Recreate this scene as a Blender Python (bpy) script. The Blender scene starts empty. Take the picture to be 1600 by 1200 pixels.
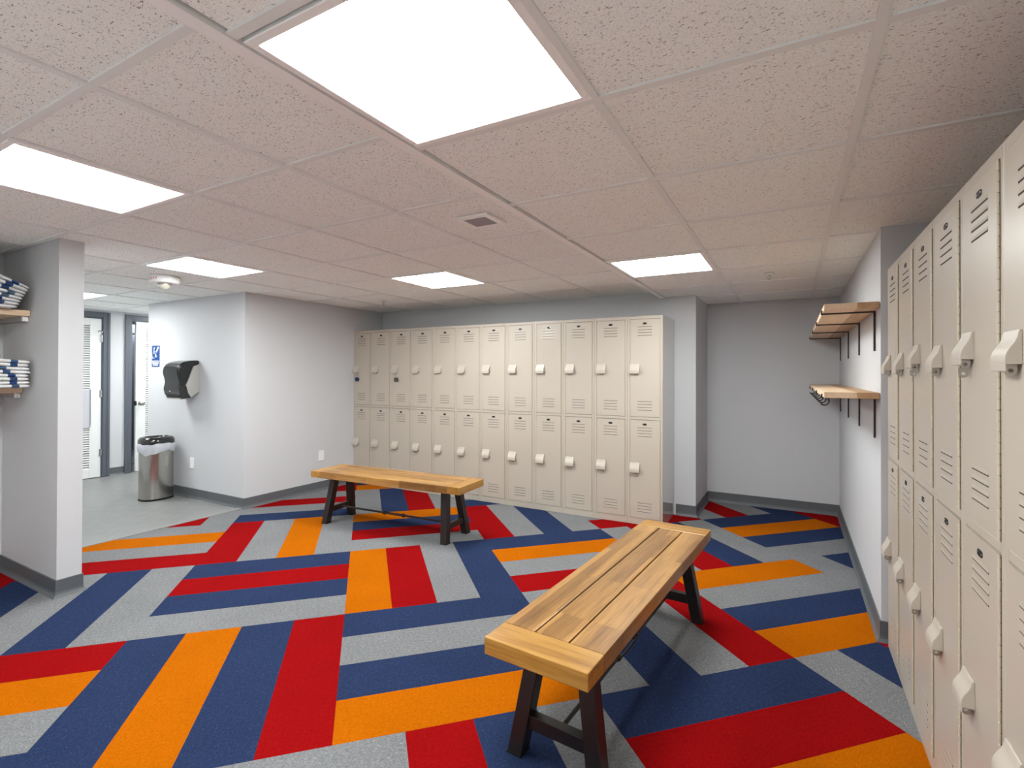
import bpy, bmesh, math, random
from mathutils import Vector, Matrix
random.seed(11)
PI = math.pi
SC = bpy.context.scene
COL = SC.collection

# ------------------------------------------------------------------ materials
def newmat(name):
    m = bpy.data.materials.new(name); m.use_nodes = True
    nt = m.node_tree
    return m, nt, nt.nodes['Principled BSDF']

def simple(name, col, rough=.5, metal=0., spec=.5, coat=0., bump=0., bscale=60., trans=0., alpha=1., aniso=0.):
    m, nt, b = newmat(name)
    b.inputs['Base Color'].default_value = (*col, 1)
    b.inputs['Roughness'].default_value = rough
    b.inputs['Metallic'].default_value = metal
    b.inputs['Specular IOR Level'].default_value = spec
    b.inputs['Coat Weight'].default_value = coat
    b.inputs['Transmission Weight'].default_value = trans
    b.inputs['Alpha'].default_value = alpha
    if bump:
        tc = nt.nodes.new('ShaderNodeTexCoord'); n = nt.nodes.new('ShaderNodeTexNoise')
        n.inputs['Scale'].default_value = bscale; n.inputs['Detail'].default_value = 4
        bp = nt.nodes.new('ShaderNodeBump'); bp.inputs['Strength'].default_value = bump; bp.inputs['Distance'].default_value = .002
        nt.links.new(tc.outputs['Object'], n.inputs['Vector']); nt.links.new(n.outputs['Fac'], bp.inputs['Height'])
        nt.links.new(bp.outputs['Normal'], b.inputs['Normal'])
    return m

def ramp(nt, stops):
    r = nt.nodes.new('ShaderNodeValToRGB'); e = r.color_ramp.elements
    while len(e) < len(stops): e.new(.5)
    for k, (p, c) in enumerate(stops): e[k].position = p; e[k].color = (*c, 1)
    return r

def carpet(name, col, fleck, amt, light):
    """Loop pile: woven fibre noise in two directions plus the odd pale fibre."""
    m, nt, b = newmat(name)
    N = nt.nodes.new; L = nt.links.new
    geo = N('ShaderNodeNewGeometry')
    def fib(rot, sx, sy, sc):
        mp = N('ShaderNodeMapping'); mp.inputs['Rotation'].default_value = (0, 0, rot); mp.inputs['Scale'].default_value = (sx, sy, 1)
        L(geo.outputs['Position'], mp.inputs['Vector'])
        n = N('ShaderNodeTexNoise'); n.inputs['Scale'].default_value = sc; n.inputs['Detail'].default_value = 3; n.inputs['Roughness'].default_value = .7
        L(mp.outputs['Vector'], n.inputs['Vector']); return n
    a = fib(-CA, 1, 4.2, 62); c = fib(-CA, 4.6, 1, 55)
    mx = N('ShaderNodeMath'); mx.operation = 'MAXIMUM'
    L(a.outputs['Fac'], mx.inputs[0]); L(c.outputs['Fac'], mx.inputs[1])
    big = N('ShaderNodeTexNoise'); big.inputs['Scale'].default_value = 3.0; big.inputs['Detail'].default_value = 5
    L(geo.outputs['Position'], big.inputs['Vector'])
    dk = tuple(v*.66 for v in col)
    r = ramp(nt, [(.44, dk), (.55, col), (.62, tuple(v*1.05 for v in col)), (.74, fleck)])
    L(mx.outputs[0], r.inputs['Fac'])
    mixc = N('ShaderNodeMixRGB'); mixc.blend_type = 'MIX'; mixc.inputs['Fac'].default_value = amt
    mixc.inputs['Color1'].default_value = (*col, 1); L(r.outputs['Color'], mixc.inputs['Color2'])
    r2 = ramp(nt, [(.3, (.93, .93, .93)), (.7, (1.05, 1.05, 1.05))]); L(big.outputs['Fac'], r2.inputs['Fac'])
    mul = N('ShaderNodeMixRGB'); mul.blend_type = 'MULTIPLY'; mul.inputs['Fac'].default_value = 1
    L(mixc.outputs['Color'], mul.inputs['Color1']); L(r2.outputs['Color'], mul.inputs['Color2'])
    L(mul.outputs['Color'], b.inputs['Base Color'])
    b.inputs['Roughness'].default_value = .95; b.inputs['Specular IOR Level'].default_value = .03
    bp = N('ShaderNodeBump'); bp.inputs['Strength'].default_value = .35; bp.inputs['Distance'].default_value = .002
    L(mx.outputs[0], bp.inputs['Height']); L(bp.outputs['Normal'], b.inputs['Normal'])
    return m

def tile_mat(name, base):
    """Fissured acoustic ceiling tile: short dark worm marks and pin holes."""
    m, nt, b = newmat(name); N = nt.nodes.new; L = nt.links.new
    geo = N('ShaderNodeNewGeometry')
    def marks(scale, sx, sy, lo, hi, rot):
        mp = N('ShaderNodeMapping'); mp.inputs['Scale'].default_value = (sx, sy, 1); mp.inputs['Rotation'].default_value = (0, 0, rot)
        L(geo.outputs['Position'], mp.inputs['Vector'])
        n = N('ShaderNodeTexNoise'); n.inputs['Scale'].default_value = scale; n.inputs['Detail'].default_value = 1.5; n.inputs['Roughness'].default_value = .55
        L(mp.outputs['Vector'], n.inputs['Vector'])
        r = N('ShaderNodeMapRange'); r.inputs['From Min'].default_value = lo; r.inputs['From Max'].default_value = hi
        r.inputs['To Min'].default_value = 0; r.inputs['To Max'].default_value = 1
        L(n.outputs['Fac'], r.inputs['Value']); return r
    a = marks(95, 1, 2.1, .645, .70, .5); c = marks(120, 1.9, 1, .66, .72, .9); d = marks(230, 1, 1, .64, .70, 0)
    mx = N('ShaderNodeMath'); mx.operation = 'MAXIMUM'; L(a.outputs[0], mx.inputs[0]); L(c.outputs[0], mx.inputs[1])
    half = N('ShaderNodeMath'); half.operation = 'MULTIPLY'; half.inputs[1].default_value = .45; L(d.outputs[0], half.inputs[0])
    m2 = N('ShaderNodeMath'); m2.operation = 'MAXIMUM'; L(mx.outputs[0], m2.inputs[0]); L(half.outputs[0], m2.inputs[1])
    fine = N('ShaderNodeTexNoise'); fine.inputs['Scale'].default_value = 300; fine.inputs['Detail'].default_value = 2
    L(geo.outputs['Position'], fine.inputs['Vector'])
    r = ramp(nt, [(.35, tuple(v*.93 for v in base)), (.65, tuple(min(1, v*1.04) for v in base))]); L(fine.outputs['Fac'], r.inputs['Fac'])
    mix = N('ShaderNodeMixRGB'); L(m2.outputs[0], mix.inputs['Fac']); L(r.outputs['Color'], mix.inputs['Color1'])
    mix.inputs['Color2'].default_value = (base[0]*.40, base[1]*.39, base[2]*.38, 1)
    L(mix.outputs['Color'], b.inputs['Base Color'])
    b.inputs['Roughness'].default_value = .95; b.inputs['Specular IOR Level'].default_value = .1
    return m

def wood(name, c1, c2, c3, axis='X', rough=.35, coat=.3, scale=1., block=0., dark=.5):
    """Grain stretched along one local axis; with block > 0 the board is finger-jointed from staves."""
    m, nt, b = newmat(name); N = nt.nodes.new; L = nt.links.new
    tc = N('ShaderNodeTexCoord'); info = N('ShaderNodeObjectInfo')
    off = N('ShaderNodeVectorMath'); off.operation = 'ADD'
    rnd = N('ShaderNodeMath'); rnd.operation = 'MULTIPLY'; rnd.inputs[1].default_value = 9.0
    L(info.outputs['Random'], rnd.inputs[0])
    cmb = N('ShaderNodeCombineXYZ')
    for k in range(3): L(rnd.outputs[0], cmb.inputs[k])
    L(tc.outputs['Object'], off.inputs[0])
    vec = tc.outputs['Object']
    if not block:
        L(cmb.outputs[0], off.inputs[1]); vec = off.outputs[0]
    s = {'X': (.35, 6, 6), 'Y': (6, .35, 6), 'Z': (6, 6, .35)}[axis]
    mp = N('ShaderNodeMapping'); mp.inputs['Scale'].default_value = tuple(v*scale for v in s); L(vec, mp.inputs['Vector'])
    n1 = N('ShaderNodeTexNoise'); n1.inputs['Scale'].default_value = 3.0; n1.inputs['Detail'].default_value = 6; n1.inputs['Roughness'].default_value = .6; n1.inputs['Distortion'].default_value = .6
    L(mp.outputs[0], n1.inputs['Vector'])
    n2 = N('ShaderNodeTexNoise'); n2.inputs['Scale'].default_value = 18; n2.inputs['Detail'].default_value = 3
    L(mp.outputs[0], n2.inputs['Vector'])
    mixf = N('ShaderNodeMixRGB'); mixf.inputs['Fac'].default_value = .35; L(n1.outputs['Fac'], mixf.inputs['Color1']); L(n2.outputs['Fac'], mixf.inputs['Color2'])
    r = ramp(nt, [(.33, c1), (.5, c2), (.68, c3)]); L(mixf.outputs['Color'], r.inputs['Fac'])
    out = r.outputs['Color']
    if block:
        br = N('ShaderNodeTexBrick'); br.offset = .42; br.offset_frequency = 1; br.squash = 1
        br.inputs['Scale'].default_value = 1; br.inputs['Mortar Size'].default_value = 0.0
        br.inputs['Brick Width'].default_value = block; br.inputs['Row Height'].default_value = .0385
        br.inputs['Color1'].default_value = (.58, .52, .47, 1); br.inputs['Color2'].default_value = (1.12, 1.12, 1.12, 1)
        mpb = N('ShaderNodeMapping')
        if axis == 'Y': mpb.inputs['Rotation'].default_value = (0, 0, PI/2)
        L(tc.outputs['Object'], mpb.inputs['Vector']); L(mpb.outputs[0], br.inputs['Vector'])
        mul = N('ShaderNodeMixRGB'); mul.blend_type = 'MULTIPLY'; mul.inputs['Fac'].default_value = dark
        L(out, mul.inputs['Color1']); L(br.outputs['Color'], mul.inputs['Color2']); out = mul.outputs['Color']
    L(out, b.inputs['Base Color'])
    b.inputs['Roughness'].default_value = rough; b.inputs['Coat Weight'].default_value = coat; b.inputs['Coat Roughness'].default_value = .25
    return m

def emit(name, col, s):
    m = bpy.data.materials.new(name); m.use_nodes = True; nt = m.node_tree
    for n in list(nt.nodes): nt.nodes.remove(n)
    e = nt.nodes.new('ShaderNodeEmission'); o = nt.nodes.new('ShaderNodeOutputMaterial')
    e.inputs['Color'].default_value = (*col, 1); e.inputs['Strength'].default_value = s
    nt.links.new(e.outputs[0], o.inputs[0]); return m

CA = .78824                                   # the carpet is laid at 45 degrees to the walls
M = {}
M['wall'] = simple('wall_paint', (.575, .580, .600), .55, spec=.35, bump=.12, bscale=160)
M['tile'] = tile_mat('ceiling_tile', (.925, .95, .93))
M['grid'] = simple('ceiling_grid', (.80, .82, .81), .5)
M['gridlip'] = simple('grid_lip', (.90, .90, .88), .4)
M['panelframe'] = simple('panel_frame', (.93, .93, .92), .4)
M['light'] = emit('light_diffuser', (.955, 1.0, .985), 38.5)
M['red'] = carpet('carpet_red', (.228, .0022, .003), (.30, .014, .014), .8, .0)
M['blue'] = carpet('carpet_blue', (.0185, .030, .076), (.075, .10, .19), .9, .0)
M['orange'] = carpet('carpet_orange', (.395, .0965, .0003), (.46, .15, .008), .8, .0)
M['gray'] = carpet('carpet_gray', (.178, .180, .186), (.46, .46, .47), 1.0, .0)
M['base'] = simple('cove_base', (.105, .112, .122), .5, spec=.4)
M['casing'] = simple('casing_paint', (.095, .108, .130), .4)
M['door'] = simple('white_door', (.80, .81, .80), .4)
M['beige'] = simple('locker_enamel', (.445, .392, .330), .34, spec=.5, bump=.05, bscale=220)
M['gloss'] = simple('glossy_enamel', (.40, .37, .335), .08, coat=1.0)
M['hood'] = simple('hood_enamel', (.475, .425, .365), .38)
M['slot'] = simple('slot_shadow', (.05, .04, .032), .8)
M['hinge'] = simple('hinge_steel', (.50, .43, .33), .4)
M['black'] = simple('black_plate', (.010, .010, .011), .55, spec=.25)
M['steel'] = simple('steel', (.42, .40, .37), .32, metal=1)
M['chrome'] = simple('chrome', (.62, .61, .6), .18, metal=1)
M['brown'] = simple('brown_lock', (.05, .035, .03), .3)
M['bluelock'] = simple('blue_lock', (.01, .035, .12), .28)
M['bmetal'] = simple('bench_metal', (.013, .010, .009), .38, spec=.45)
M['wood_x'] = wood('acacia_long', (.19, .086, .018), (.35, .175, .044), (.46, .265, .085), 'X', .32, .15, 1.2, .36, .9)
M['wood_y'] = wood('acacia_end', (.21, .088, .012), (.355, .172, .030), (.44, .245, .06), 'Y', .32, .15, 1.2)
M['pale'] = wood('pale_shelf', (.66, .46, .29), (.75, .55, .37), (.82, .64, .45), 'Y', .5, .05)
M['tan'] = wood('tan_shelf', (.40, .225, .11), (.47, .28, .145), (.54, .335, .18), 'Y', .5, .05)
M['plastic'] = simple('white_plastic', (.82, .82, .82), .35)
M['alarm'] = simple('alarm_plastic', (.86, .86, .86), .4)
M['strobe'] = simple('strobe_lens', (.62, .60, .50), .1, coat=.6)
M['redtext'] = simple('red_print', (.55, .02, .03), .5)
M['signblue'] = simple('sign_blue', (.004, .055, .235), .4)
M['signwhite'] = simple('sign_white', (.85, .87, .9), .4)
M['smoke'] = simple('smoke_plastic', (.006, .008, .008), .22, coat=.15)
M['smokeblack'] = simple('gloss_black', (.008, .008, .009), .12, coat=.6)
M['housing'] = simple('grey_housing', (.46, .455, .43), .45)
M['bag'] = simple('bin_liner', (.62, .64, .70), .3, alpha=.86, bump=1.0, bscale=26)
M['dark'] = simple('dark_void', (.02, .02, .02), .9)
M['curtain'] = simple('shower_curtain', (.15, .16, .20), .5)
M['sheet'] = simple('hanging_sheet', (.74, .74, .82), .3, alpha=.6)
M['cleat'] = simple('cleat_paint_slat_shade', (.36, .35, .36), .5)
M['strip'] = simple('threshold_strip', (.24, .24, .235), .5)

def brushed():
    m, nt, b = newmat('brushed_steel'); N = nt.nodes.new; L = nt.links.new
    tc = N('ShaderNodeTexCoord'); mp = N('ShaderNodeMapping'); mp.inputs['Scale'].default_value = (1, 1, 160)
    n = N('ShaderNodeTexNoise'); n.inputs['Scale'].default_value = 6; n.inputs['Detail'].default_value = 4
    L(tc.outputs['Object'], mp.inputs['Vector']); L(mp.outputs[0], n.inputs['Vector'])
    r = ramp(nt, [(.3, (.42, .40, .37)), (.7, (.55, .53, .49))]); L(n.outputs['Fac'], r.inputs['Fac']); L(r.outputs['Color'], b.inputs['Base Color'])
    b.inputs['Metallic'].default_value = 1; b.inputs['Roughness'].default_value = .2
    b.inputs['Anisotropic'].default_value = .5
    return m
M['brushed'] = brushed()

def vinyl():
    m, nt, b = newmat('grey_vinyl'); N = nt.nodes.new; L = nt.links.new
    geo = N('ShaderNodeNewGeometry'); mp = N('ShaderNodeMapping'); mp.inputs['Rotation'].default_value = (0, 0, .15); mp.inputs['Scale'].default_value = (5, 1.2, 1)
    L(geo.outputs['Position'], mp.inputs['Vector'])
    n = N('ShaderNodeTexNoise'); n.inputs['Scale'].default_value = 7; n.inputs['Detail'].default_value = 8; n.inputs['Roughness'].default_value = .7
    L(mp.outputs[0], n.inputs['Vector'])
    r = ramp(nt, [(.3, (.175, .177, .172)), (.55, (.225, .226, .22)), (.75, (.275, .274, .265))]); L(n.outputs['Fac'], r.inputs['Fac']); L(r.outputs['Color'], b.inputs['Base Color'])
    b.inputs['Roughness'].default_value = .42; return m
M['vinyl'] = vinyl()
M['bouncefloor'] = simple('bounce_floor', (.74, .75, .73), .45)  # for the unseen rear floor, kept pale to reflect light upward

def towel_mat():
    m, nt, b = newmat('towel_terry'); N = nt.nodes.new; L = nt.links.new
    tc = N('ShaderNodeTexCoord'); sep = N('ShaderNodeSeparateXYZ'); L(tc.outputs['Object'], sep.inputs[0])
    ab = N('ShaderNodeMath'); ab.operation = 'ABSOLUTE'; L(sep.outputs['Y'], ab.inputs[0])
    lt = N('ShaderNodeMath'); lt.operation = 'LESS_THAN'; lt.inputs[1].default_value = .0165; L(ab.outputs[0], lt.inputs[0])
    inf = N('ShaderNodeObjectInfo')
    rb = ramp(nt, [(0, (.012, .05, .19)), (.6, (.016, .055, .2)), (1, (.06, .12, .2))]); L(inf.outputs['Random'], rb.inputs['Fac'])
    mix = N('ShaderNodeMixRGB'); L(lt.outputs[0], mix.inputs['Fac']); mix.inputs['Color1'].default_value = (.80, .80, .80, 1); L(rb.outputs['Color'], mix.inputs['Color2'])
    L(mix.outputs['Color'], b.inputs['Base Color']); b.inputs['Roughness'].default_value = 1; b.inputs['Specular IOR Level'].default_value = .05
    b.inputs['Sheen Weight'].default_value = .3
    n = N('ShaderNodeTexNoise'); n.inputs['Scale'].default_value = 350; bp = N('ShaderNodeBump'); bp.inputs['Strength'].default_value = .5; bp.inputs['Distance'].default_value = .003
    L(tc.outputs['Object'], n.inputs['Vector']); L(n.outputs['Fac'], bp.inputs['Height']); L(bp.outputs['Normal'], b.inputs['Normal'])
    return m
M['towel'] = towel_mat()

# ------------------------------------------------------------------ mesh builder
class MB:
    def __init__(s): s.v = []; s.f = []; s.m = []
    def add(s, vs, fs, mi=0):
        o = len(s.v); s.v += [tuple(p) for p in vs]
        for f in fs: s.f.append(tuple(o+i for i in f)); s.m.append(mi)
        return s
    def box(s, x0, x1, y0, y1, z0, z1, mi=0):
        vs = [(x0,y0,z0),(x1,y0,z0),(x1,y1,z0),(x0,y1,z0),(x0,y0,z1),(x1,y0,z1),(x1,y1,z1),(x0,y1,z1)]
        return s.add(vs, [(0,3,2,1),(4,5,6,7),(0,1,5,4),(1,2,6,5),(2,3,7,6),(3,0,4,7)], mi)
    def prism(s, poly, ax, a, b, mi=0):
        """poly is a 2-D outline; ax = the axis it is extruded along, from a to b."""
        def P(p, t): return {'x': (t,p[0],p[1]), 'y': (p[0],t,p[1]), 'z': (p[0],p[1],t)}[ax]
        n = len(poly); vs = [P(p,a) for p in poly] + [P(p,b) for p in poly]
        fs = [tuple(range(n))[::-1], tuple(range(n,2*n))] + [(i,(i+1)%n,n+(i+1)%n,n+i) for i in range(n)]
        return s.add(vs, fs, mi)
    def quad(s, a, b, c, d, mi=0): return s.add([a,b,c,d], [(0,1,2,3)], mi)
    def tube(s, path, r, n=8, mi=0, flat=None):
        P = [Vector(p) for p in path]; rings = []; k = len(P)
        up = None
        for i in range(k):
            t = (P[min(i+1,k-1)]-P[max(i-1,0)]).normalized()
            if up is None: up = Vector((0,0,1)) if abs(t.z) < .9 else Vector((1,0,0))
            sx = t.cross(up).normalized(); sy = sx.cross(t).normalized(); up = sy
            rr = r[i] if isinstance(r, (list,tuple)) else r
            rings.append([P[i] + sx*math.cos(2*PI*j/n)*rr + sy*math.sin(2*PI*j/n)*rr*(flat or 1) for j in range(n)])
        vs = [q for ring in rings for q in ring]
        fs = [(i*n+j, i*n+(j+1)%n, (i+1)*n+(j+1)%n, (i+1)*n+j) for i in range(k-1) for j in range(n)]
        fs += [tuple(range(n))[::-1], tuple((k-1)*n+j for j in range(n))]
        return s.add(vs, fs, mi)
    def loops(s, rings, closed=True, cap0=True, cap1=True, mi=0):
        n = len(rings[0]); k = len(rings); vs = [q for r in rings for q in r]
        fs = [(i*n+j, i*n+(j+1)%n, (i+1)*n+(j+1)%n, (i+1)*n+j) for i in range(k-1) for j in range(n)]
        if cap0: fs.append(tuple(range(n))[::-1])
        if cap1: fs.append(tuple((k-1)*n+j for j in range(n)))
        return s.add(vs, fs, mi)
    def lathe(s, prof, cx=0, cy=0, n=24, mi=0, axis='z'):
        def P(r, z, a):
            if axis == 'z': return (cx+r*math.cos(a), cy+r*math.sin(a), z)
            if axis == 'y': return (cx+r*math.cos(a), z, cy+r*math.sin(a))
            return (z, cx+r*math.cos(a), cy+r*math.sin(a))
        rings = [[P(max(r,1e-4), z, 2*PI*j/n) for j in range(n)] for r, z in prof]
        return s.loops(rings, mi=mi)
    def build(s, name, mats, parent=None, smooth=None, bevel=0, seg=2, loc=None, kind=None):
        me = bpy.data.meshes.new(name); me.from_pydata(s.v, [], s.f)
        for m in (mats if isinstance(mats, (list,tuple)) else [mats]): me.materials.append(m)
        for p, mi in zip(me.polygons, s.m): p.material_index = mi
        bm = bmesh.new(); bm.from_mesh(me); bmesh.ops.recalc_face_normals(bm, faces=bm.faces); bm.to_mesh(me); bm.free()
        if smooth is not None:
            for p in me.polygons: p.use_smooth = True
            me.set_sharp_from_angle(angle=math.radians(smooth))
        o = bpy.data.objects.new(name, me); COL.objects.link(o)
        if parent is not None: o.parent = parent
        if loc: o.location = loc
        if bevel:
            b = o.modifiers.new('bevel', 'BEVEL'); b.width = bevel; b.segments = seg; b.limit_method = 'ANGLE'; b.angle_limit = math.radians(40)
            b.harden_normals = False
        if kind: o['kind'] = kind
        return o

def tag(o, label, cat, group=None):
    o['label'] = label; o['category'] = cat
    if group: o['group'] = group
    return o
def thing(name, label, cat, loc=(0,0,0), rz=0, group=None):
    o = bpy.data.objects.new(name, None); COL.objects.link(o); o.empty_display_size = .1
    o.location = loc; o.rotation_euler = (0,0,rz)
    return tag(o, label, cat, group)
def struct(name, mb, mats, **k): return mb.build(name, mats, kind='structure', **k)
def copy_tree(o, parent=None, table=None):
    c = o.copy(); COL.objects.link(c)
    if parent is not None: c.parent = parent
    for ch in list(o.children): copy_tree(ch, c)
    return c

# ------------------------------------------------------------------ room figures (metres; camera stands over the origin)
HC = 1.2975
ZR, ZL = 2.02, 2.075                 # right ceiling hangs lower than left one
XS = -1.09                           # step between the two ceilings
YB = 4.83                            # back wall
YA = 5.53                            # alcove back wall
XW = .378                            # alcove right wall
XL = .40                             # front of right lockers
YF = 4.351                           # front of back lockers
XC = -4.588                          # face of the left block
YH = 2.972                           # hall face of the left block
XD = -7.52                           # hall end wall with the doors
YP0, YP1, XP = 1.268, 1.387, -3.712  # wall stub at left
XN = -4.55                           # niche back wall
YR = -3.4                            # rear wall
XRR = .885
YV = -.45                            # carpet ends; pale floor added behind the camera to bounce light

# floor: carpet planks in a 4 x 4 basket weave ------------------------------------------------
blocks = {}     # (block i, block j): four colours; even i+j = planks along A (listed by row), odd = along B (listed by column)
def setb(i, j, s): blocks[(i, j)] = s
setb(0,0,'OBGB'); setb(1,0,'GBGR'); setb(2,0,'OBGO'); setb(3,0,'GBRG'); setb(-1,0,'BOBR'); setb(-2,0,'BGOR')
setb(-1,1,'GBRB'); setb(-2,1,'BGBG'); setb(0,1,'ORGB'); setb(1,1,'RGOB'); setb(2,1,'GRBG'); setb(3,1,'GBOB'); setb(4,1,'RGBO')
setb(-2,2,'RGOG'); setb(-1,2,'RGOG'); setb(0,2,'GRBO'); setb(1,2,'RGBG'); setb(2,2,'RGOB'); setb(3,2,'GRGB'); setb(-3,2,'BOGR'); setb(4,2,'BGOR')
setb(-1,3,'BGRG'); setb(-2,3,'BORG'); setb(0,3,'GBRG'); setb(1,3,'BGRO'); setb(2,3,'GRBO')
setb(0,4,'OBGR'); setb(-1,4,'BGGR'); setb(1,4,'GBOR')
setb(-3,1,'GBOR')
setb(0,-1,'GRBG'); setb(1,-1,'GORB'); setb(2,-1,'GBRO'); setb(-1,-1,'BORG'); setb(-2,-1,'OGRB'); setb(3,-1,'RBGO')
A0, B0, W = -.10507*1.06, 1.76278*1.06, .25
ca, sa = math.cos(CA), math.sin(CA)
def LP(n, m):
    a = A0+n*W; b = B0+m*W
    return (a*ca-b*sa, a*sa+b*ca)
def clip(poly, ax, lim, keep):
    out = []
    for i in range(len(poly)):
        p, q = poly[i], poly[(i+1) % len(poly)]
        ip = (p[ax]-lim)*keep >= 0; iq = (q[ax]-lim)*keep >= 0
        if ip: out.append(p)
        if ip != iq:
            t = (lim-p[ax])/(q[ax]-p[ax]); out.append((p[0]+(q[0]-p[0])*t, p[1]+(q[1]-p[1])*t))
    return out
fl = MB(); rnd = random.Random(4)
mi = {'R': 0, 'B': 1, 'O': 2, 'G': 3}
for i in range(-6, 7):
    for j in range(-6, 7):
        cols = blocks.get((i, j)) or ''.join(rnd.sample('RBOG', 4))
        for k in range(4):
            if (i+j) % 2 == 0: n0, n1, m0, m1 = 4*i, 4*i+4, 4*j+k, 4*j+k+1
            else: n0, n1, m0, m1 = 4*i+k, 4*i+k+1, 4*j, 4*j+4
            p = [LP(n0,m0), LP(n1,m0), LP(n1,m1), LP(n0,m1)]
            for ax, lim, keep in ((0,-4.6,1),(0,XRR,-1),(1,YV,1),(1,YA,-1)):
                if p: p = clip(p, ax, lim, keep)
            if len(p) > 2: fl.add([(q[0],q[1],0) for q in p], [tuple(range(len(p)))], mi[cols[k]])
fl.box(-4.6, XRR, YV, YA, -.05, -.004, 3)
struct('floor', fl, [M['red'], M['blue'], M['orange'], M['gray']])
h = MB(); h.box(-9.3, -4.6, .9, 5.2, -.05, 0)
struct('floor_hall', h, M['vinyl'])
h = MB(); h.box(-4.6, XRR, YR, YV, -.05, 0)
struct('floor_rear_bounce', h, M['bouncefloor'])  # unseen reflector floor, added to brighten the ceiling
t = MB(); t.prism([(-4.665,0),(-4.60,0),(-4.600,.005),(-4.66,.005)], 'y', YP1, YH)
struct('trim_threshold', t, M['strip'])

# walls -----------------------------------------------------------------------------------------
def wall(name, *boxes):
    w = MB()
    for b in boxes: w.box(*b)
    return struct(name, w, M['wall'])
T = 2.10
wall('wall_back', (XC-.1, -.77, YB, YB+.12, 0, T))
wall('wall_return', (-.89, -.77, YB+.12, YA, 0, T))
wall('wall_alcove', (-.89, 1.0, YA, YA+.12, 0, T))
wall('wall_right', (XW, 1.0, 3.035, YA, 0, T))
wall('wall_right_rear', (XRR, 1.0, YR, 3.035, 0, T))
wall('wall_rear', (-4.67, 1.0, YR-.12, YR, 0, T))
wall('wall_left', (-4.67, XN, YR, YP1, 0, T))
wall('wall_stub', (XN, XP, YP0, YP1, 0, T))
wall('wall_block', (-6.36, XC, YH, YB+.12, 0, T))
wall('wall_hall_near', (XD-.12, -4.67, 1.25, YP1, 0, T))
D1a, D1b = 2.14, 3.005       # door 1 opening
D2a, D2b = 3.312, 4.13       # door 2 opening
wall('wall_hall_end', (XD-.12, XD, YP1, D1a, 0, T), (XD-.12, XD, D1b, D2a, 0, T), (XD-.12, XD, D2b, 5.1, 0, T),
     (XD-.12, XD, D1a, D1b, 1.98, T), (XD-.12, XD, D2a, D2b, 1.985, T))
wall('wall_hall_back', (XD-.12, -6.36, 5.0, 5.12, 0, T))
wall('wall_shower_room', (-9.22, -9.1, 2.9, 4.6, 0, T), (-9.1, XD-.12, 2.9, 3.0, 0, T), (-9.1, XD-.12, 4.5, 4.6, 0, T))

# cove base
def baseboard(name, pts, side, ends=(0, 0)):
    """Profile swept along a polyline of wall corners; side = +1 when the room is left of the walk."""
    prof = [(0,0),(.020,0),(.017,.005),(.009,.017),(.006,.03),(.006,.098),(.0,.1)]
    P = [Vector((p[0],p[1])) for p in pts]; n = len(P)
    nor = []
    for i in range(n-1):
        d = (P[i+1]-P[i]).normalized(); nor.append(Vector((-d.y, d.x))*side)
    off = []
    for i in range(n):
        if i == 0: off.append(nor[0])
        elif i == n-1: off.append(nor[-1])
        else:
            a, b = nor[i-1], nor[i]; off.append((a+b)/(1+a.dot(b)))
    rings = [[(P[i].x+off[i].x*d, P[i].y+off[i].y*d, z) for d, z in prof] for i in range(n)]
    return struct(name, MB().loops(rings), M['base'])
baseboard('baseboard_block', [(-6.36, 4.95), (-6.36, YH), (XC, YH), (XC, YF-.002)], -1)
baseboard('baseboard_stub', [(XN, YR), (XN, YP0), (XP, YP0), (XP, YP1), (XN, YP1)], -1)
baseboard('baseboard_alcove', [(-.945, YB), (-.77, YB), (-.77, YA), (XW, YA), (XW, 3.035), (XRR, 3.035)], -1)
baseboard('baseboard_hall', [(XD, D1b+.075), (XD, D2a-.068)], -1)

# ceilings: lay-in tiles on a 2 ft grid -----------------------------------------------------------
def ceiling(name, z, xs, ys, x0, x1, y0, y1, holes):
    c = MB(); g = .012
    ex = [x0]+sorted(x for x in xs if x0 < x < x1)+[x1]; ey = [y0]+[y for y in ys if y0 < y < y1]+[y1]
    for a, b in zip(ex, ex[1:]):
        for d, e in zip(ey, ey[1:]):
            cx, cy = (a+b)/2, (d+e)/2
            if any(abs(cx-hx) < .3 and abs(cy-hy) < .3 for hx, hy in holes): continue
            c.box(a+.009, b-.009, d+.009, e-.009, z+.005, z+.018, 0)
    for x in ex[1:-1]: c.box(x-g, x+g, y0, y1, z-.0015, z+.006, 1)
    for y in ey[1:-1]: c.box(x0, x1, y-g, y+g, z-.001, z+.006, 1)
    c.box(x0, x1, y0, y1, z+.05, z+.06, 2)
    return struct(name, c, [M['tile'], M['grid'], M['dark']])
RX = [-.452, .160, .772]; RY = [1.262+.6155*k for k in range(-7, 8)]
LX = [-1.662-.6075*k for k in range(4)] + [-4.100-.616*k for k in range(6)]
LY = [.632+.6075*k for k in range(-6, 9)]
LX.sort(reverse=True)
RL = [((XS+.04-.452)/2, (RY[6]+RY[7])/2), ((XS+.04-.452)/2, (RY[10]+RY[11])/2)]
LLt = [((LX[1]+LX[2])/2, (LY[6]+LY[7])/2), ((LX[3]+LX[4])/2, (LY[8]+LY[9])/2), ((LX[1]+LX[2])/2, (LY[10]+LY[11])/2), ((LX[7]+LX[8])/2, (LY[8]+LY[9])/2)]
LRfill = [((LX[k]+LX[k+1])/2, (LY[1]+LY[2])/2) for k in (1,)]  # fill panel added out of view to lift the ceiling brightness
RRfill = [((XS+.04-.452)/2, (RY[2]+RY[3])/2)]  # second added rear panel, feeds bounce light to the ceiling
ceiling('ceiling_right', ZR, RX, RY, XS+.038, 1.0, YR, YA, RL+RRfill)
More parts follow.
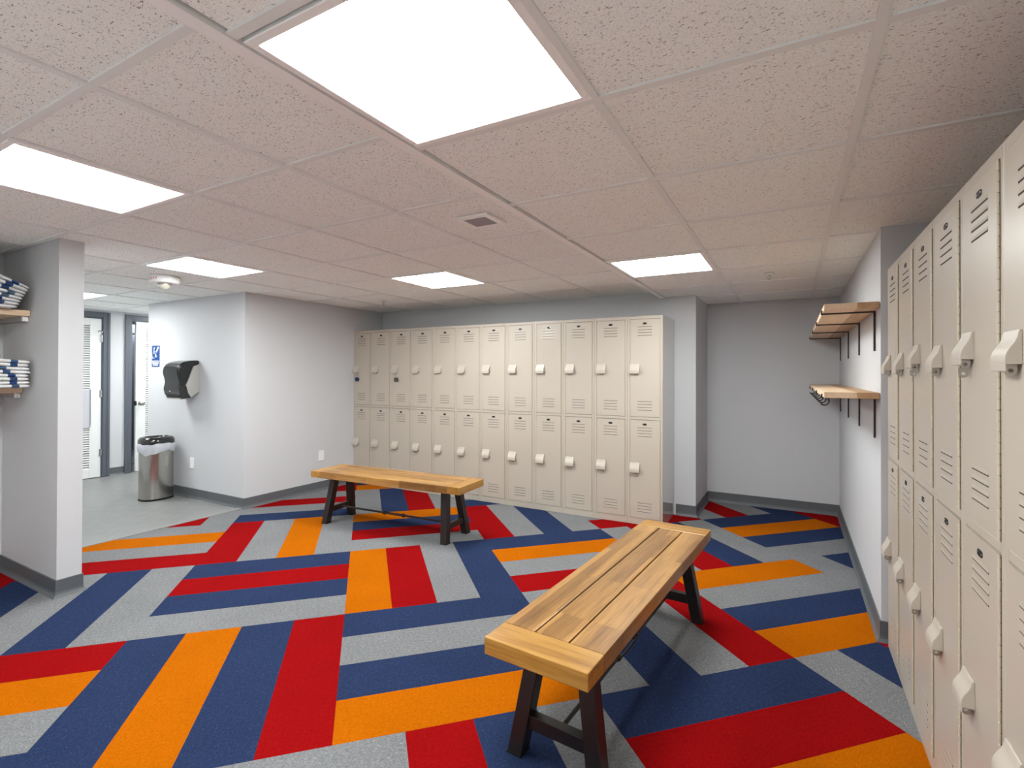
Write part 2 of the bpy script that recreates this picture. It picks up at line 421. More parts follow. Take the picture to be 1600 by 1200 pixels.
LHfill = [((LX[8]+LX[9])/2, (LY[11]+LY[12])/2)]  # added hall panel, out of view, brightens the doors and end wall
ceiling('ceiling_left', ZL, LX, LY, XD-.1, XS, YR, 5.0, LLt+LRfill+LHfill)
c = MB(); c.box(-9.2, XD-.1, 2.9, 4.6, ZL, ZL+.03); struct('ceiling_shower_room', c, M['wall'])
s_ = MB(); s_.box(XS, XS+.036, YR, YB, ZR-.004, ZL+.012, 0); s_.box(XS-.006, XS, YR, YB, ZR-.002, ZR+.006, 1)
struct('trim_ceiling_step', s_, [M['panelframe'], M['gridlip']])

# light panels
def panel(x, y, z, label, hx=.3, gap=0):
    e = thing('ceiling_light', label, 'light', (x, y, z), 0, 'square ceiling light panels')
    f = MB(); a = hx-.006; b = hx-.030
    for X0, X1, Y0, Y1 in ((-a,a,-a+gap,-b+gap),(-a,a,b,a),(-a,-b,-b+gap,b),(b,a,-b+gap,b)): f.box(X0,X1,Y0,Y1,-.004,.012)
    f.box(-a, a, -a+gap, a, .013, .02)
    f.build('frame', M['panelframe'], e, bevel=.002, seg=1)
    d = MB(); d.box(-b, b, -b+gap, b, .000, .008); d.build('diffuser', M['light'], e)
    return e
panel(*RL[0], ZR, 'largest square ceiling light, nearest the camera at top of the photo', .3, .007)
panel(*RL[1], ZR, 'square ceiling light in the lower ceiling, nearest the wall shelves')
panel(*LLt[0], ZL, 'square ceiling light at the left edge, in front of the towel niche stub wall')
panel(*LLt[1], ZL, 'square ceiling light beside the white fire alarm')
panel(*LLt[2], ZL, 'square ceiling light over the far bench, beyond the ceiling vent')
panel(*LLt[3], ZL, 'small sliver of hall ceiling light seen just right of the stub wall')
panel(*LRfill[0], ZL, 'added unseen fill light panel behind the camera in the higher ceiling')
panel(*LHfill[0], ZL, 'added fill light in the side hall hidden behind the left wall block')
panel(-8.0, 3.75, ZL-.012, 'added fill light inside the shower room behind the half-open door', .2)  # added unseen lamp, lights the curtain in the door gap
panel(*RRfill[0], ZR, 'added unseen fill light panel behind the camera in the lower ceiling')

# ------------------------------------------------------------------ lockers
LW, LD, LH = .3043, .474, 1.805
def tab_mb(x, y0, y1, zt, zb, hr):
    """Flat steel tab with a hole, lying in a y-z plane."""
    cy, r = (y0+y1)/2, abs(y1-y0)/2; cz = zb+r; out = []; inn = []; n = 16
    for k in range(n):
        a = 2*PI*k/n
        oy, oz = cy+r*math.cos(a), cz+r*math.sin(a)
        if math.sin(a) > .01: oz = zt; oy = cy+r*max(-1, min(1, 1.6*math.cos(a)))
        out.append((oy, oz)); inn.append((cy+hr*math.cos(a), cz+hr*math.sin(a)))
    m = MB(); vs = []; fs = []
    for X in (x, x+.003): vs += [(X,*p) for p in out]+[(X,*p) for p in inn]
    for k in range(n):
        q = (k+1) % n
        fs += [(k,q,n+q,n+k), (2*n+k,3*n+k,3*n+q,2*n+q), (k,2*n+k,2*n+q,q), (n+k,n+q,3*n+q,3*n+k)]
    return m.add(vs, fs)
DX0, DX1 = .0262, .2785
def door_mb(h):
    d = MB(); d.box(DX0, DX1, -.003, .010, 0, h)
    zs = [h-.0635-.025*k for k in range(4)] + [.057+.025*k for k in range(4)]
    for z in zs:
        x0, x1 = .091, .214; y = -.0031; o = -.0043
        d.add([(x0,y,z+.009),(x1,y,z+.009),(x1,o,z),(x0,o,z)], [(0,1,2,3)], 0)
        d.add([(x0,-.0033,z-.0002),(x1,-.0033,z-.0002),(x1,o,z),(x0,o,z)], [(0,1,2,3)], 1)
        d.box(x0, x1, -.0034, -.0030, z-.0036, z, 1)
    return d
def hood_mb():
    P = [(0,.014),(0,.084),(-.005,.084),(-.007,.078),(-.0085,.070),(-.012,.061),(-.018,.051),(-.0235,.041),(-.0265,.031),(-.0275,.020),(-.027,.014)]
    b = MB(); b.prism(P, 'x', 0, .084)
    b.prism([(-.0272,.015),(-.0265,0),(-.0235,0),(-.0235,.015)], 'x', 0, .084)
    b.box(0, .004, -.0265, 0, 0, .015)
    return b
def plate_mb():
    b = MB(); n = 20; w, h_ = .0185, .0085; ring = []
    for k in range(n):
        a = 2*PI*k/n; c_, s__ = math.cos(a), math.sin(a)
        ring.append((w*math.copysign(abs(c_)**.55, c_), h_*math.copysign(abs(s__)**.55, s__)))
    b.prism(ring, 'y', -.0015, 0, 0)
    for sx in (-.0145, .0145): b.lathe([(.0,-.0028),(.0022,-.0026),(.003,-.0014)], sx, 0, 8, 1, 'y')
    return b
def hinge_mb(h):
    prof = []; z = 0.0; p = .024
    while z < h-.001:
        e = min(z+p, h)
        prof += [(.0014, z), (.0034, z+.0008), (.0034, e-.0022), (.0014, e-.0012)]; z = e
    m = MB().lathe(prof, .2812, -.0030, 8); m.box(.2785, .2838, -.0012, .0, 0, h, 1); return m
def make_locker():
    root = thing('locker', 'proto', 'locker')
    b = MB(); g = .0005
    b.box(g, LW-g, .012, LD, 0, LH)
    for X0,X1,Z0,Z1 in ((g,.0235,0,LH),(.283,LW-g,0,LH),(.0235,.283,1.778,LH),(.0235,.283,.9065,.9305),(.0235,.283,0,.0555)):
        b.box(X0,X1,0,.012,Z0,Z1)
    b.build('body', M['beige'], root, bevel=.0012, seg=1)
    for z0, h_, hz in ((.934, .841, 1.306-.934), (.058, .845, .449-.058)):
        d = door_mb(h_).build('door', [M['beige'], M['slot']], root, loc=(0,0,z0))
        plate_mb().build('number_plate', [M['black'], M['chrome']], d, loc=(.1525, -.003, h_-.036)).__setitem__('label', 'black number plate with two bright rivets')
        hinge_mb(h_).build('piano_hinge', [M['hinge'], M['slot']], d, smooth=40)
        hood_mb().build('latch_hood', M['hood'], d, smooth=35, bevel=.0012, seg=2, loc=(.0265, -.003, hz))
        tab_mb(.092, -.024, -.003, .016, -.009, .0042).build('hasp_tab', M['steel'], d, loc=(.0, -.003, hz))
    return root
def raise_latch(lk):
    """Latch of the upper door standing open: hood higher, a second eye below it."""
    d = max((c for c in lk.children if c.name.startswith('door')), key=lambda c: c.location.z)
    for c in list(d.children):
        if c.name.startswith('latch_hood'): c.location.z += .018
        if c.name.startswith('hasp_tab'):
            c.location.z += .018
            k = c.copy(); COL.objects.link(k); k.parent = d; k.location = (-.006, -.005, c.location.z-.023)
ord_ = ['first', 'second', 'third', 'fourth', 'fifth', 'sixth', 'seventh', 'eighth', 'ninth', 'tenth', 'eleventh', 'last']
proto = make_locker()
XB0 = -4.612
for k in range(12):
    lk = proto if k == 0 else copy_tree(proto)
    lk.location = (XB0+k*LW, YF, 0)
    lab = {0: 'leftmost beige two-tier locker against the back wall, blue round padlock on its upper door',
           2: 'third beige locker from left on the back wall, dark square padlock on its upper door',
           11: 'rightmost beige locker of the back wall row, with bare end panel at its right'}.get(k,
           f'{ord_[k]} beige two-tier locker from the left in the row along the back wall')
    tag(lk, lab, 'locker', 'lockers along the back wall')
MB().box(0, .0012, .004, LD, 0, LH).build('end_panel', M['gloss'], lk, loc=(LW-.0004, 0, 0))
for k in range(7):
    lk = copy_tree(proto)
    lk.location = (XL, 2.990-k*LW, 0); lk.rotation_euler = (0, 0, -PI/2)
    lab = {0: 'beige locker of the right-hand row standing farthest away, beside the wall corner',
           1: 'second farthest beige locker in the right-hand row, next after the corner one',
           2: 'third farthest beige locker of right-hand row, two eyelets below its raised upper latch',
           3: 'fourth farthest beige locker of the right-hand row, closed upper latch',
           4: 'fifth farthest beige locker of right-hand row, large raised latch with two steel eyelets',
           5: 'beige right-hand locker cut by the right edge of the photo',
           6: 'beige right-hand locker nearest the camera, just outside the right edge'}[k]
    tag(lk, lab, 'locker', 'lockers of the right-hand row')
    if k in (2, 4): raise_latch(lk)

# padlocks
def padlock(k, label, kind):
    e = thing('padlock', label, 'padlock', (XB0+k*LW+.0935, YF-.021, 1.245), 0, 'padlocks'); e.scale = (1.15, 1, 1.15)
    sh = MB(); a = [( -.011+.011*(1-math.cos(PI*i/8)), 0, .028+.011*math.sin(PI*i/8)) for i in range(9)]
    sh.tube([(-.011,0,.006)]+a+[(.011,0,.006)], .003, 8); sh.build('shackle', M['chrome'], e, smooth=60)
    b = MB()
    if kind:
        b.lathe([(.0,-.012),(.016,-.012),(.0225,-.009),(.0225,.009),(.02,.012),(0,.012)], 0, -.012, 28, 0, 'y'); b.build('lock_body', M['bluelock'], e, smooth=35)
        MB().lathe([(0,-.0155),(.009,-.0155),(.011,-.012)], 0, -.012, 20, 0, 'y').build('dial', M['black'], e, smooth=35)
    else:
        b.box(-.021, .021, -.010, .010, -.032, .008); b.build('lock_body', M['brown'], e, bevel=.005, seg=3)
    return e
padlock(0, 'round blue padlock hanging on the leftmost back locker', True)
padlock(2, 'square dark brown padlock hanging on the third back locker', False)

# ------------------------------------------------------------------ benches
def make_bench(L, Wd, zt, label):
    root = thing('bench', label, 'bench', group='wooden benches')
    th = .056; e = .118; z0 = zt-th; hx, hy = L/2, Wd/2
    for sx in (-1, 1):
        m = MB(); a, b = sorted((sx*hx, sx*(hx-e))); m.box(a, b, -hy, hy, z0, zt); m.build('end_plank', M['wood_y'], root, bevel=.003)
    g = .006; pw = (Wd-2*g)/3
    for k in range(3):
        y0 = -hy+k*(pw+g); m = MB(); m.box(-hx+e+.0012, hx-e-.0012, y0, y0+pw, z0, zt); m.build('seat_plank', M['wood_x'], root, bevel=.0022)
    u = MB(); u.box(-hx+e*.5, hx-e*.5, -hy+.03, hy-.03, z0-.004, z0-.0005)
    for sy in (-1, 1): u.box(-hx+e+.002, hx-e-.002, sy*(pw+g)/2-g/2+.0002, sy*(pw+g)/2+g/2-.0002, z0-.0005, zt-.014)  # black strips in the plank gaps stand in for shade
    u.build('underframe_gap_shade', M['bmetal'], root)
    zt_ = z0-.004
    for sx in (-1, 1):
        for sy in (-1, 1):
            xb, xt = sx*(hx-.155), sx*(hx-.195); yb, yt = sy*.150, sy*.088
            w, d = .029, .0275; m = MB(); rings = []
            for z, x, y in ((0,xb,yb),(zt_,xt,yt)): rings.append([(x-w,y-d,z),(x+w,y-d,z),(x+w,y+d,z),(x-w,y+d,z)])
            m.loops(rings); lg = m.build('leg', M['bmetal'], root, bevel=.003)
            f = MB(); f.box(xb-w-.001, xb+w+.001, yb-d-.001, yb+d+.001, 0, .006); f.build('foot_cap', M['black'], lg)
            bo = MB(); bo.lathe([(.0,.0),(.006,.0),(.006,.004),(0,.004)], 0, 0, 8); 
        f_ = .115/zt_; xc = sx*(hx-.155-.04*f_); m = MB(); m.box(xc-.018, xc+.018, -.13, .13, .092, .138); m.build('stretcher', M['bmetal'], root, bevel=.002)
    xr = hx-.155-.04*.115/zt_-.018
    r = MB(); r.tube([(-xr,0,.115),(-.10,0,.115)], .0085, 10); r.tube([(.10,0,.115),(xr,0,.115)], .0085, 10)
    rod = r.build('tie_rod', M['bmetal'], root, smooth=50)
    tb = MB()
    for sy in (-1, 1): tb.tube([(-.10,sy*.011,.115),(-.08,sy*.015,.115),(.08,sy*.015,.115),(.10,sy*.011,.115)], .005, 8)
    for sx in (-1, 1): tb.lathe([(.0,sx*.095),(.017,sx*.098),(.017,sx*.112),(.010,sx*.124),(.0,sx*.126)], 0, .115, 12, 0, 'x')
    tb.build('turnbuckle', M['bmetal'], rod, smooth=40)
    return root
bn = make_bench(1.593, .366, .447, 'wooden bench with black legs in the foreground, pointing at the camera')
def place(o, p0, p1):
    """Centre between the midpoints of the two short edges."""
    o.location = ((p0[0]+p1[0])/2, (p0[1]+p1[1])/2, 0); o.rotation_euler = (0,0,math.atan2(p1[1]-p0[1], p1[0]-p0[0]))
place(bn, (-.690, 1.374), (-.574, 2.963))
bf = copy_tree(bn); bf.scale = (.955, 1.02, 1)
tag(bf, 'wooden bench with black legs standing broadside before the back lockers', 'bench', 'wooden benches')
place(bf, (-3.690, 3.190), (-2.187, 3.281))

# ------------------------------------------------------------------ alcove shelves with brackets
def shelf(zt, label, hooks):
    e = thing('wall_shelf', label, 'shelf', (XW, 3.045, zt), 0, 'wooden wall shelves')
    Ly = YA-3.045-.012; dp = .236; th = .031; sp = dp*.60
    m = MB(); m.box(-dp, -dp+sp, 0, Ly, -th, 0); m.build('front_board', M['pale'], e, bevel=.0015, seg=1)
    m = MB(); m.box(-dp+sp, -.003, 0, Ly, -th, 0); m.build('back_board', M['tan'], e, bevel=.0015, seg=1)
    for y in (.165, .855, 1.575, 2.30):
        b = MB(); w = .010
        b.box(-dp-.006, -.002, y-w, y+w, -th-.007, -th)
        b.box(-dp-.007, -dp, y-w, y+w, -th-.007, -th+.016)
        b.box(-.009, -.002, y-w, y+w, -th-.207, -th)
        b.build('bracket', M['bmetal'], e)
    if hooks:
        for k in range(8):
            y = .20+.285*k
            P = [(x, y, z) for x, z in ((-.213,-.031),(-.206,-.043),(-.203,-.054),(-.206,-.065),(-.213,-.074),(-.223,-.078),(-.234,-.076),(-.243,-.069))]
            hm = MB(); hm.tube(P, .0042, 8); hm.box(-.222, -.204, y-.010, y+.010, -th-.004, -th)
            hm.build('hook', M['bmetal'], e, smooth=60)
    return e
shelf(1.662, 'upper wooden wall shelf on four black rod brackets in the alcove', False)
shelf(1.211, 'lower wooden wall shelf in the alcove with black coat hooks under its front edge', True)

# ------------------------------------------------------------------ towel niche
def niche_shelf(zt, front, label):
    e = thing('towel_shelf', label, 'shelf', (XN, YP0, zt), 0, 'towel niche shelves')
    m = MB(); m.box(.003, front-XN, -1.6, -.003, -.035, 0); m.build('board', M['pale'], e, bevel=.002, seg=1)
    m = MB(); m.box(.003, front-XN-.045, -.030, -.003, -.066, -.036); cl = m.build('cleat', M['cleat'], e)
    m = MB(); m.box(front-XN-.045, front-XN-.022, -.031, -.003, -.067, -.036); m.build('end_cap', M['plastic'], cl, bevel=.003)
    return e
niche_shelf(1.680, -4.108, 'upper wooden shelf at left carrying the higher towel stack')
niche_shelf(1.205, -4.215, 'lower wooden shelf at left hidden under the towel stack')
def towel(q, yend, zbase, t0, grow, xf, stripe, label, seed, name_group):
    """Folded towel number q of a pile: soft slab along y, folded edge facing the room; stripe at local y = 0.
    Each layer is t0 thick at its far end and swells by grow per metre, so the pile fans out upward."""
    r = random.Random(seed); n = 30; k = 16; Ln = .46; dp = .30
    rings = []; ph = r.random()*6; zo = zbase+(q+.5)*t0
    for i in range(n):
        s = Ln*(i/(n-1))**1.15; se = min(s, .17)
        th = t0+grow*se; zc = zbase+(q+.5)*th
        e = min(1, (i+.35)/3.0); ef = math.sqrt(max(.02, 1-(1-e)**2)) if i < 3 else 1
        hh = th*.5*ef*(.975+.012*math.sin(31*s+ph)); ring = []
        for j in range(k):
            a = 2*PI*j/k; c_, s__ = math.cos(a), math.sin(a)
            px_ = -dp/2+(dp/2-.024*(1-ef))*math.copysign(abs(c_)**.16, c_)+.004*math.sin(14*s+ph)*(c_ > 0)
            ring.append((px_, stripe-s, zc-zo+hh*math.copysign(abs(s__)**.8, s__)))
        rings.append(ring)
    o = MB().loops(rings).build('folded_towel', M['towel'], smooth=70)
    o.location = (xf, yend-stripe, zo)
    tag(o, label, 'towel', name_group)
    return o
pos = ['topmost', 'second from the top', 'third from the top', 'fourth from the top', 'fourth from the bottom', 'third from the bottom', 'second from the bottom', 'bottom']
st_u = [.105, .085, .10, .078, .060, .092, .085, .064]
st_l = [.066, .076, .072, .078, .108, .120, .070, .074]
for q in range(8):               # q = 0 at the bottom
    towel(q, 1.186+.0078*q, 1.6815, .0172, .055, -4.03+.004*math.sin(q*2.3), st_u[q], f'white folded towel with blue stripe, {pos[7-q]} of the upper shelf stack', 30+q, 'towels on the upper shelf')
    towel(q, 1.244+.004*math.sin(q*1.9), 1.2065, .0205, .010, -4.03+.005*math.cos(q*2.9), st_l[q], f'white folded towel with blue stripe, {pos[7-q]} of the lower shelf stack', 60+q, 'towels on the lower shelf')

# ------------------------------------------------------------------ trash can
def race(hx, hy, z, n=40, p=2.5):
    out = []
    for k in range(n):
        a = 2*PI*k/n; c_, s__ = math.cos(a), math.sin(a)
        out.append((hx*math.copysign(abs(c_)**(2/p), c_), hy*math.copysign(abs(s__)**(2/p), s__), z))
    return out
tc_ = thing('trash_can', 'oval stainless steel trash can with black rim standing by the left wall', 'trash can', (-5.765, 2.775, 0))
hx_, hy_ = .128, .150
MB().loops([race(hx_, hy_, 0), race(hx_, hy_, .018)]).build('base_ring', M['black'], tc_, smooth=40)
MB().loops([race(hx_-.002, hy_-.002, .018), race(hx_-.002, hy_-.002, .56)]).build('body', M['brushed'], tc_, smooth=40)
bag = MB(); rg = []
rr = random.Random(3)
for z, o_ in ((.480,.004),(.505,.010),(.535,.013),(.560,.012),(.585,.004)):
    base_ = race(hx_+o_, hy_+o_, z, 64); ring = []
    for k, p in enumerate(base_):
        w = math.sin(k*.95)*.003+math.sin(k*.41+1)*.004
        dz = (.018*math.sin(k*.30+.8)+.006*math.sin(k*.8)) if z < .5 else 0
        s = 1+w/.16*(1 if z < .57 else .2); ring.append((p[0]*s, p[1]*s, p[2]+dz))
    rg.append(ring)
bag.loops(rg, cap0=False, cap1=False).build('bin_liner', M['bag'], tc_, smooth=60)
lid = MB(); lid.loops([race(hx_+.004, hy_+.004, .560, 48), race(hx_+.008, hy_+.008, .575, 48), race(hx_+.006, hy_+.006, .610, 48), race(hx_-.006, hy_-.006, .632, 48),
     race(hx_-.025, hy_-.025, .642, 48), race(hx_-.045, hy_-.045, .640, 48), race(hx_-.052, hy_-.052, .625, 48), race(hx_-.055, hy_-.055, .45, 48)], cap0=False, cap1=True)
lid.build('rim_lid', M['smokeblack'], tc_, smooth=60)

# ------------------------------------------------------------------ paper towel dispenser
dp_ = thing('mounted_paper_towel_dispenser', 'smoky black paper towel dispenser with grey side on left wall', 'dispenser', (-5.487, YH, 0))
hw = .143
front = [(.055,1.428),(.10,1.423),(.15,1.410),(.185,1.388),(.207,1.355),(.215,1.32),(.212,1.285),(.200,1.245),(.194,1.215),(.196,1.19),(.203,1.16),(.203,1.135),(.193,1.10),(.178,1.072)]
cov = [(0,1.430)]+front[:]+[(.125,1.085),(.135,1.17),(.115,1.215),(.06,1.37),(0,1.39)]
MB().prism([(-a,b) for a,b in cov], 'x', -hw, hw).build('cover', M['smoke'], dp_, smooth=35, bevel=.016, seg=4)
MB().prism([(-a,b) for a,b in [(0,1.388),(.059,1.368),(.113,1.215),(.133,1.17),(.110,1.095),(.08,1.05),(0,1.11)]], 'x', -hw+.002, hw-.002).build('housing', M['housing'], dp_, bevel=.004)
MB().prism([(-a,b) for a,b in [(.130,1.172),(.198,1.165),(.202,1.135),(.19,1.085),(.165,1.040),(.082,1.048),(.112,1.095)]], 'x', -hw-.001, hw+.002).build('lower_cover', M['smokeblack'], dp_, smooth=35, bevel=.004)
m = MB(); m.box(-hw+.03, hw-.03, -.186, -.16, 1.052, 1.074); m.build('paper_slot', M['dark'], dp_)
m = MB(); m.box(-hw+.02, hw-.03, -.180, -.10, 1.034, 1.049); m.build('tear_bar', M['housing'], dp_, bevel=.003)
m = MB(); m.lathe([(0,-.2065),(.004,-.2065),(.004,-.195)], -.02, 1.115, 10, 0, 'y'); m.build('indicator', M['plastic'], dp_)

# wall plates
def wplate(name_lab, loc, rz):
    e = thing('wall_plate', name_lab, 'wall plate', loc, rz, 'blank wall plates')
    m = MB(); m.box(-.036, .036, -.007, 0, -.0575, .0575); m.build('plate', M['plastic'], e, bevel=.003)
    s = MB()
    for z in (-.042, .042): s.lathe([(0,-.0085),(.003,-.008),(.0035,-.0065)], 0, z, 8, 0, 'y')
    s.build('screws', M['plastic'], e)
    return e
wplate('white blank wall plate right of the trash can', (-5.463, YH, .360), 0)
wplate('white blank wall plate above the left end of the far bench', (XC, 3.873, .383), PI/2)

# accessible shower sign ---------------------------------------------------------------------------
sg = thing('accessibility_sign', 'small blue accessible shower sign on wall left of the dispenser', 'sign', (-6.199, YH, 1.485))
m = MB(); m.box(-.078, .078, -.004, 0, -.118, .118); m.build('panel', M['signblue'], sg)
s = MB(); y = -.0052
ring = []
def flat_poly(mb, pts, d=.0012): mb.prism(pts, 'y', y, y+d)
pts = [(-.030+.036*math.cos(PI*(.62+1.42*i/18)), .010+.036*math.sin(PI*(.62+1.42*i/18))) for i in range(19)]
s.tube([(p[0], y, p[1]) for p in pts], .0055, 8, flat=.3)                       # wheel
s.lathe([(0,y-.001),(.012,y-.001),(.012,y+.001)], -.026, .088, 16, 0, 'y')        # head
s.tube([(-.026,y,.072),(-.022,y,.028),(.010,y,.026),(.026,y,-.012),(.038,y,-.008)], .008, 8, flat=.3)  # body and legs
s.tube([(-.024,y,.058),(.006,y,.044)], .006, 8, flat=.3)
flat_poly(s, [(.010,.050),(.026,.040),(.066,.092),(.062,.104),(.046,.104)])        # spray of water
s.build('symbol', M['signwhite'], sg)
tx = MB()
for z0, z1, x0, x1 in ((-.060,-.050,-.078,.078),(-.084,-.068,-.066,.066),(-.104,-.092,-.052,.052)): tx.box(x0, x1, -.0052, -.0038, z0, z1)
tx.build('lettering', M['signwhite'], sg)

# ------------------------------------------------------------------ hall doors
def casing(name, ya, yb, ztop, left=True, right=True):
    w = .072; m = MB(); x0, x1 = XD-.12, XD+.014
    m.box(XD, x1, ya-w, ya, 0, ztop+.068); m.box(XD, x1, yb, yb+w, 0, ztop+.068); m.box(XD, x1, ya, yb, ztop, ztop+.068)
    m.box(XD+.014, XD+.020, yb+.045, yb+w, 0, ztop+.068); m.box(XD+.014, XD+.020, ya-w, ya-.045, 0, ztop+.068)
    for a, b in ((ya, ya+.012), (yb-.012, yb)): m.box(x0, XD+.002, a, b, 0, ztop)
    m.box(x0, XD+.002, ya, yb, ztop-.010, ztop)
    return struct(name, m, M['casing'], bevel=.002, seg=1)
casing('trim_door_1', D1a, D1b, 1.985); casing('trim_door_2', D2a, D2b, 1.985)
def louver_door(name, w, hgt, hinge_side, lo):
    """Door slab in local coordinates: x = 0 front face, y from 0 to w."""
    d = MB(); a, b = .115, w-.115; z0, z1 = .11, 1.875
    d.box(-.035, 0, 0, a, 0, hgt); d.box(-.035, 0, b, w, 0, hgt); d.box(-.035, 0, a, b, 0, z0); d.box(-.035, 0, a, b, z1, hgt)
    o = struct(name, d, M['door'], bevel=.0015, seg=1)
    l = MB(); n = 62; p = (z1-z0)/n
    for k in range(n):
        z = z0+k*p
        l.add([(-.024,a,z+p*.72),(-.024,b,z+p*.72),(-.002,b,z+.005),(-.002,a,z+.005),(-.026,a,z+p*.55),(-.026,b,z+p*.55),(-.002,b,z),(-.002,a,z)],
              [(0,1,2,3),(7,6,5,4),(3,2,6,7),(0,4,5,1)])
    l.box(-.034, -.031, a, b, z0, z1, 1)  # grey sheet paints in the shade behind the slats
    l.build('louver_slats', [M['door'], M['cleat']], o)
    return o
d1 = louver_door('door_1', D1b-D1a-.028, 1.962, 1, True); d1.location = (XD-.004, D1a+.014, .008)
yh = D1b-D1a-.028
for z in (.30, 1.03, 1.72):
    m = MB(); m.lathe([(0,z-.045),(.008,z-.045),(.008,z+.045),(0,z+.045)], .009, yh+.004, 10); m.box(-.002, .004, yh-.018, yh+.0, z-.045, z+.045)
    m.build('hinge', M['chrome'], d1, smooth=40)
m = MB(); m.tube([(.009,yh+.004,1.79),(.012,yh+.004,1.815),(.05,yh-.02,1.812),(.055,yh-.06,1.805)], .006, 8); m.tube([(.010,yh+.004,1.81),(.03,yh+.03,1.812)], .006, 8)
m.build('door_stop', M['chrome'], d1, smooth=40)
d2 = louver_door('door_2', .742, 1.965, 1, True); d2.location = (XD-.010, D2a+.060, .008); d2.rotation_euler = (0,0,.0)
m = MB(); m.lathe([(0,.0),(.030,.0),(.030,.006),(.012,.010),(.012,.035),(.026,.045),(.028,.060),(.018,.070),(0,.072)], .058, .89, 20, 0, 'x'); m.build('door_knob', M['steel'], d2, smooth=40)
m = MB(); m.box(-.030, .0015, -.0015, .014, .862, .922); m.build('latch_plate', M['dark'], d2)
sh_ = MB(); sh_.box(0, .006, 0, .42, 0, .47, 0); sh_.tube([(.010,.42,.01),(.010,.424,.05),(.010,.424,.47)], .005, 8, 1)
o = sh_.build('hanging_sheet', [M['sheet'], M['steel']]); o.location = (XD+.004, 2.872-.42, .625)
tag(o, 'pale sheet with grey edge rod hung over the white louvered door', 'sheet')
# shower curtain behind door 2
cu = MB(); rows = []
ys = [3.05+.012*i for i in range(110)]
for z in (.20, 1.0, 1.985): rows.append([(-8.15+.030*math.sin((y-3)*46)+.012*math.sin((y-3)*17), y, z) for y in ys])
vs = [p for r_ in rows for p in r_]; n = len(ys)
cu.add(vs, [(i*n+j, i*n+j+1, (i+1)*n+j+1, (i+1)*n+j) for i in range(2) for j in range(n-1)])
e = thing('shower_curtain', 'grey shower curtain with dark rod seen through the gap of the half-open door', 'curtain', (0,0,0))
cu.build('curtain_cloth', M['curtain'], e, smooth=80)
m = MB(); m.tube([(-8.08,3.0,1.85),(-8.08,4.5,1.85)], .014, 10); m.build('curtain_rod', M['black'], e, smooth=60)
m = MB(); m.box(-9.0, -8.24, 3.05, 4.45, 0, .12); o = m.build('shower_tray', M['plastic'], bevel=.02); tag(o, 'low white shower tray behind the grey curtain', 'shower tray')

# ------------------------------------------------------------------ things on the ceiling
fa = thing('fire_alarm', 'round white fire alarm with strobe on the ceiling by the hall', 'alarm', (-4.435, 2.185, ZL))
MB().lathe([(0,.002),(.104,.002),(.108,-.008),(.105,-.046),(.096,-.055),(0,-.057)], 0, 0, 40).build('housing', M['alarm'], fa, smooth=35)
MB().lathe([(0,-.056),(.042,-.056),(.042,-.066),(.036,-.086),(.020,-.101),(0,-.105)], 0, 0, 24).build('strobe', M['strobe'], fa, smooth=40)
MB().lathe([(0,-.055),(.049,-.055),(.049,-.064),(.043,-.066)], 0, 0, 24).build('strobe_collar', M['steel'], fa, smooth=40)
def text_mesh(body, size, name, mat, parent, loc, rot):
    cv = bpy.data.curves.new(name, 'FONT'); cv.body = body; cv.size = size; cv.extrude = .0006; cv.align_x = 'CENTER'; cv.align_y = 'CENTER'; cv.space_character = 1.15
    tmp = bpy.data.objects.new('tmp', cv); COL.objects.link(tmp)
    dg = bpy.context.evaluated_depsgraph_get(); me = bpy.data.meshes.new_from_object(tmp.evaluated_get(dg))
    bpy.data.objects.remove(tmp); bpy.data.curves.remove(cv)
    me.name = name; me.materials.clear(); me.materials.append(mat)
    o = bpy.data.objects.new(name, me); COL.objects.link(o); o.parent = parent; o.location = loc; o.rotation_euler = rot
    return o
aa = math.radians(-71)               # letters wrap the rim on the side that faces the room
for ch, da in zip('FIRE', (-18, -7, 4, 15)):
    a = aa+math.radians(da)
    text_mesh(ch, .026, 'letter', M['redtext'], fa, (.1068*math.cos(a), .1068*math.sin(a), -.026), (PI/2, 0, a+PI/2))
def sprinkler(x, y, z, lab):
    e = thing('sprinkler', lab, 'sprinkler', (x, y, z), 0, 'ceiling sprinklers')
    MB().lathe([(0,.002),(.032,.002),(.034,-.003),(.020,-.010),(.008,-.012),(0,-.012)], 0, 0, 20).build('escutcheon', M['grid'], e, smooth=40)
    m = MB(); m.tube([(0,0,-.010),(0,0,-.020)], .007, 8)
    for s in (-1, 1): m.tube([(s*.006,0,-.018),(s*.010,0,-.028),(s*.003,0,-.040)], .0022, 6)
    m.lathe([(0,-.040),(.013,-.041),(.013,-.043),(0,-.043)], 0, 0, 12); m.build('head', M['steel'], e, smooth=40)
sprinkler(-3.81, 4.02, ZL, 'small sprinkler head in the ceiling near the left back corner')
sprinkler(-.145, 4.02, ZR, 'small sprinkler head in the lower ceiling before the alcove')
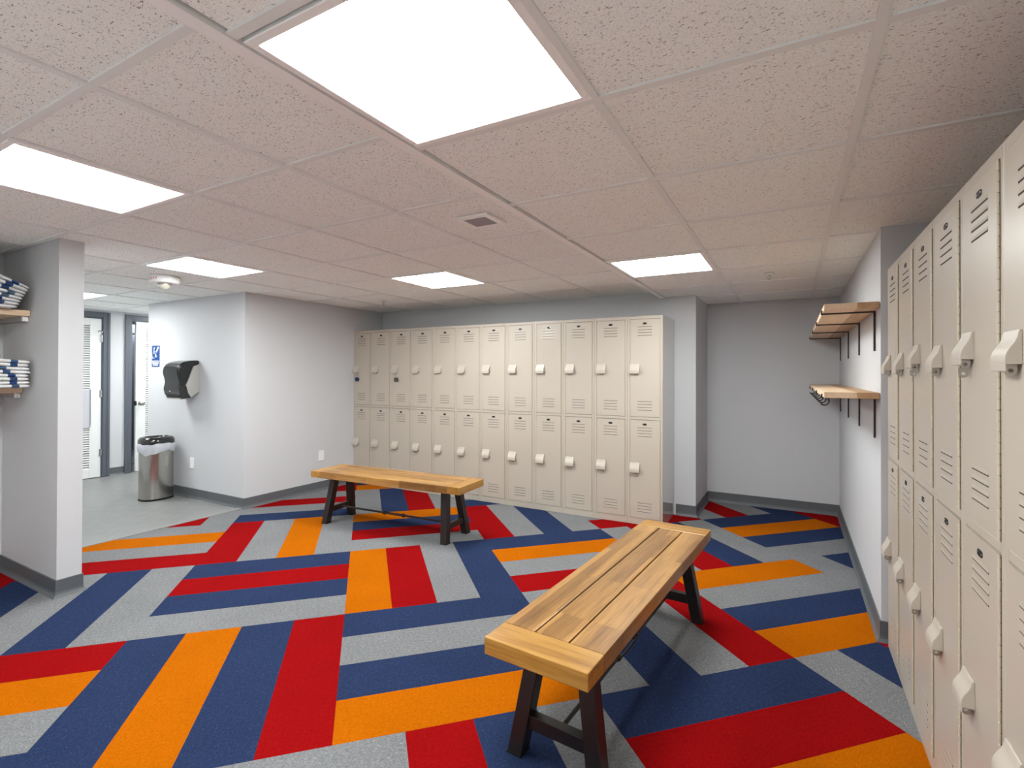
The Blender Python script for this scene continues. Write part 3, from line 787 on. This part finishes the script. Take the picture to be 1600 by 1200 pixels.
vt = thing('ceiling_vent', 'square beige ceiling vent with dark slats beside the ceiling step', 'vent', (-1.379, 2.148, ZL))
f = MB(); a, b = .096, .064
for X0,X1,Y0,Y1 in ((-a,a,-a,-b),(-a,a,b,a),(-a,-b,-b,b),(b,a,-b,b)): f.box(X0,X1,Y0,Y1,-.009,.003)
f.build('frame', M['gridlip'], vt, bevel=.003)
m = MB(); m.box(-b, b, -b, b, .0005, .0025); m.build('backing', M['dark'], vt)
for k in range(6):
    y0 = -b+.006+k*.0205; m = MB(); m.add([(-b,y0,-.002),(b,y0,-.002),(b,y0+.010,-.009),(-b,y0+.010,-.009),(-b,y0+.0015,-.0008),(b,y0+.0015,-.0008),(b,y0+.0115,-.0078),(-b,y0+.0115,-.0078)],
        [(0,1,2,3),(7,6,5,4),(0,4,5,1),(3,2,6,7),(0,3,7,4),(1,5,6,2)]); m.build('slat', M['cleat'], vt)

# ------------------------------------------------------------------ camera, world, view
f_, yaw, cy_, pitch, roll = 786.90627, .50816, 579.72958, .00618, -.003
c, s = math.cos(yaw), math.sin(yaw); cp, sp = math.cos(pitch), math.sin(pitch)
fwd = Vector((-s*cp, c*cp, sp)); up = Vector((s*sp, -c*sp, cp)); rgt = Vector((c, s, 0))
r2 = (rgt - roll*up).normalized(); u2 = (up + roll*rgt).normalized()
cam = bpy.data.cameras.new('camera'); co = bpy.data.objects.new('camera', cam); COL.objects.link(co)
mt = Matrix.Identity(4)
for i in range(3): mt[i][0] = r2[i]; mt[i][1] = u2[i]; mt[i][2] = -fwd[i]
mt[2][3] = HC
co.matrix_world = mt
cam.sensor_fit = 'HORIZONTAL'; cam.sensor_width = 36; cam.lens = f_/1600*36
cam.shift_x = 0; cam.shift_y = -(600-cy_)/1600; cam.clip_start = .02
SC.camera = co
w = bpy.data.worlds.new('world'); SC.world = w; w.use_nodes = True
w.node_tree.nodes['Background'].inputs[0].default_value = (.02, .02, .02, 1)
vs_ = SC.view_settings; vs_.view_transform = 'Standard'; vs_.look = 'None'; vs_.exposure = 0.0; vs_.gamma = 1.0; vs_.use_curve_mapping = False
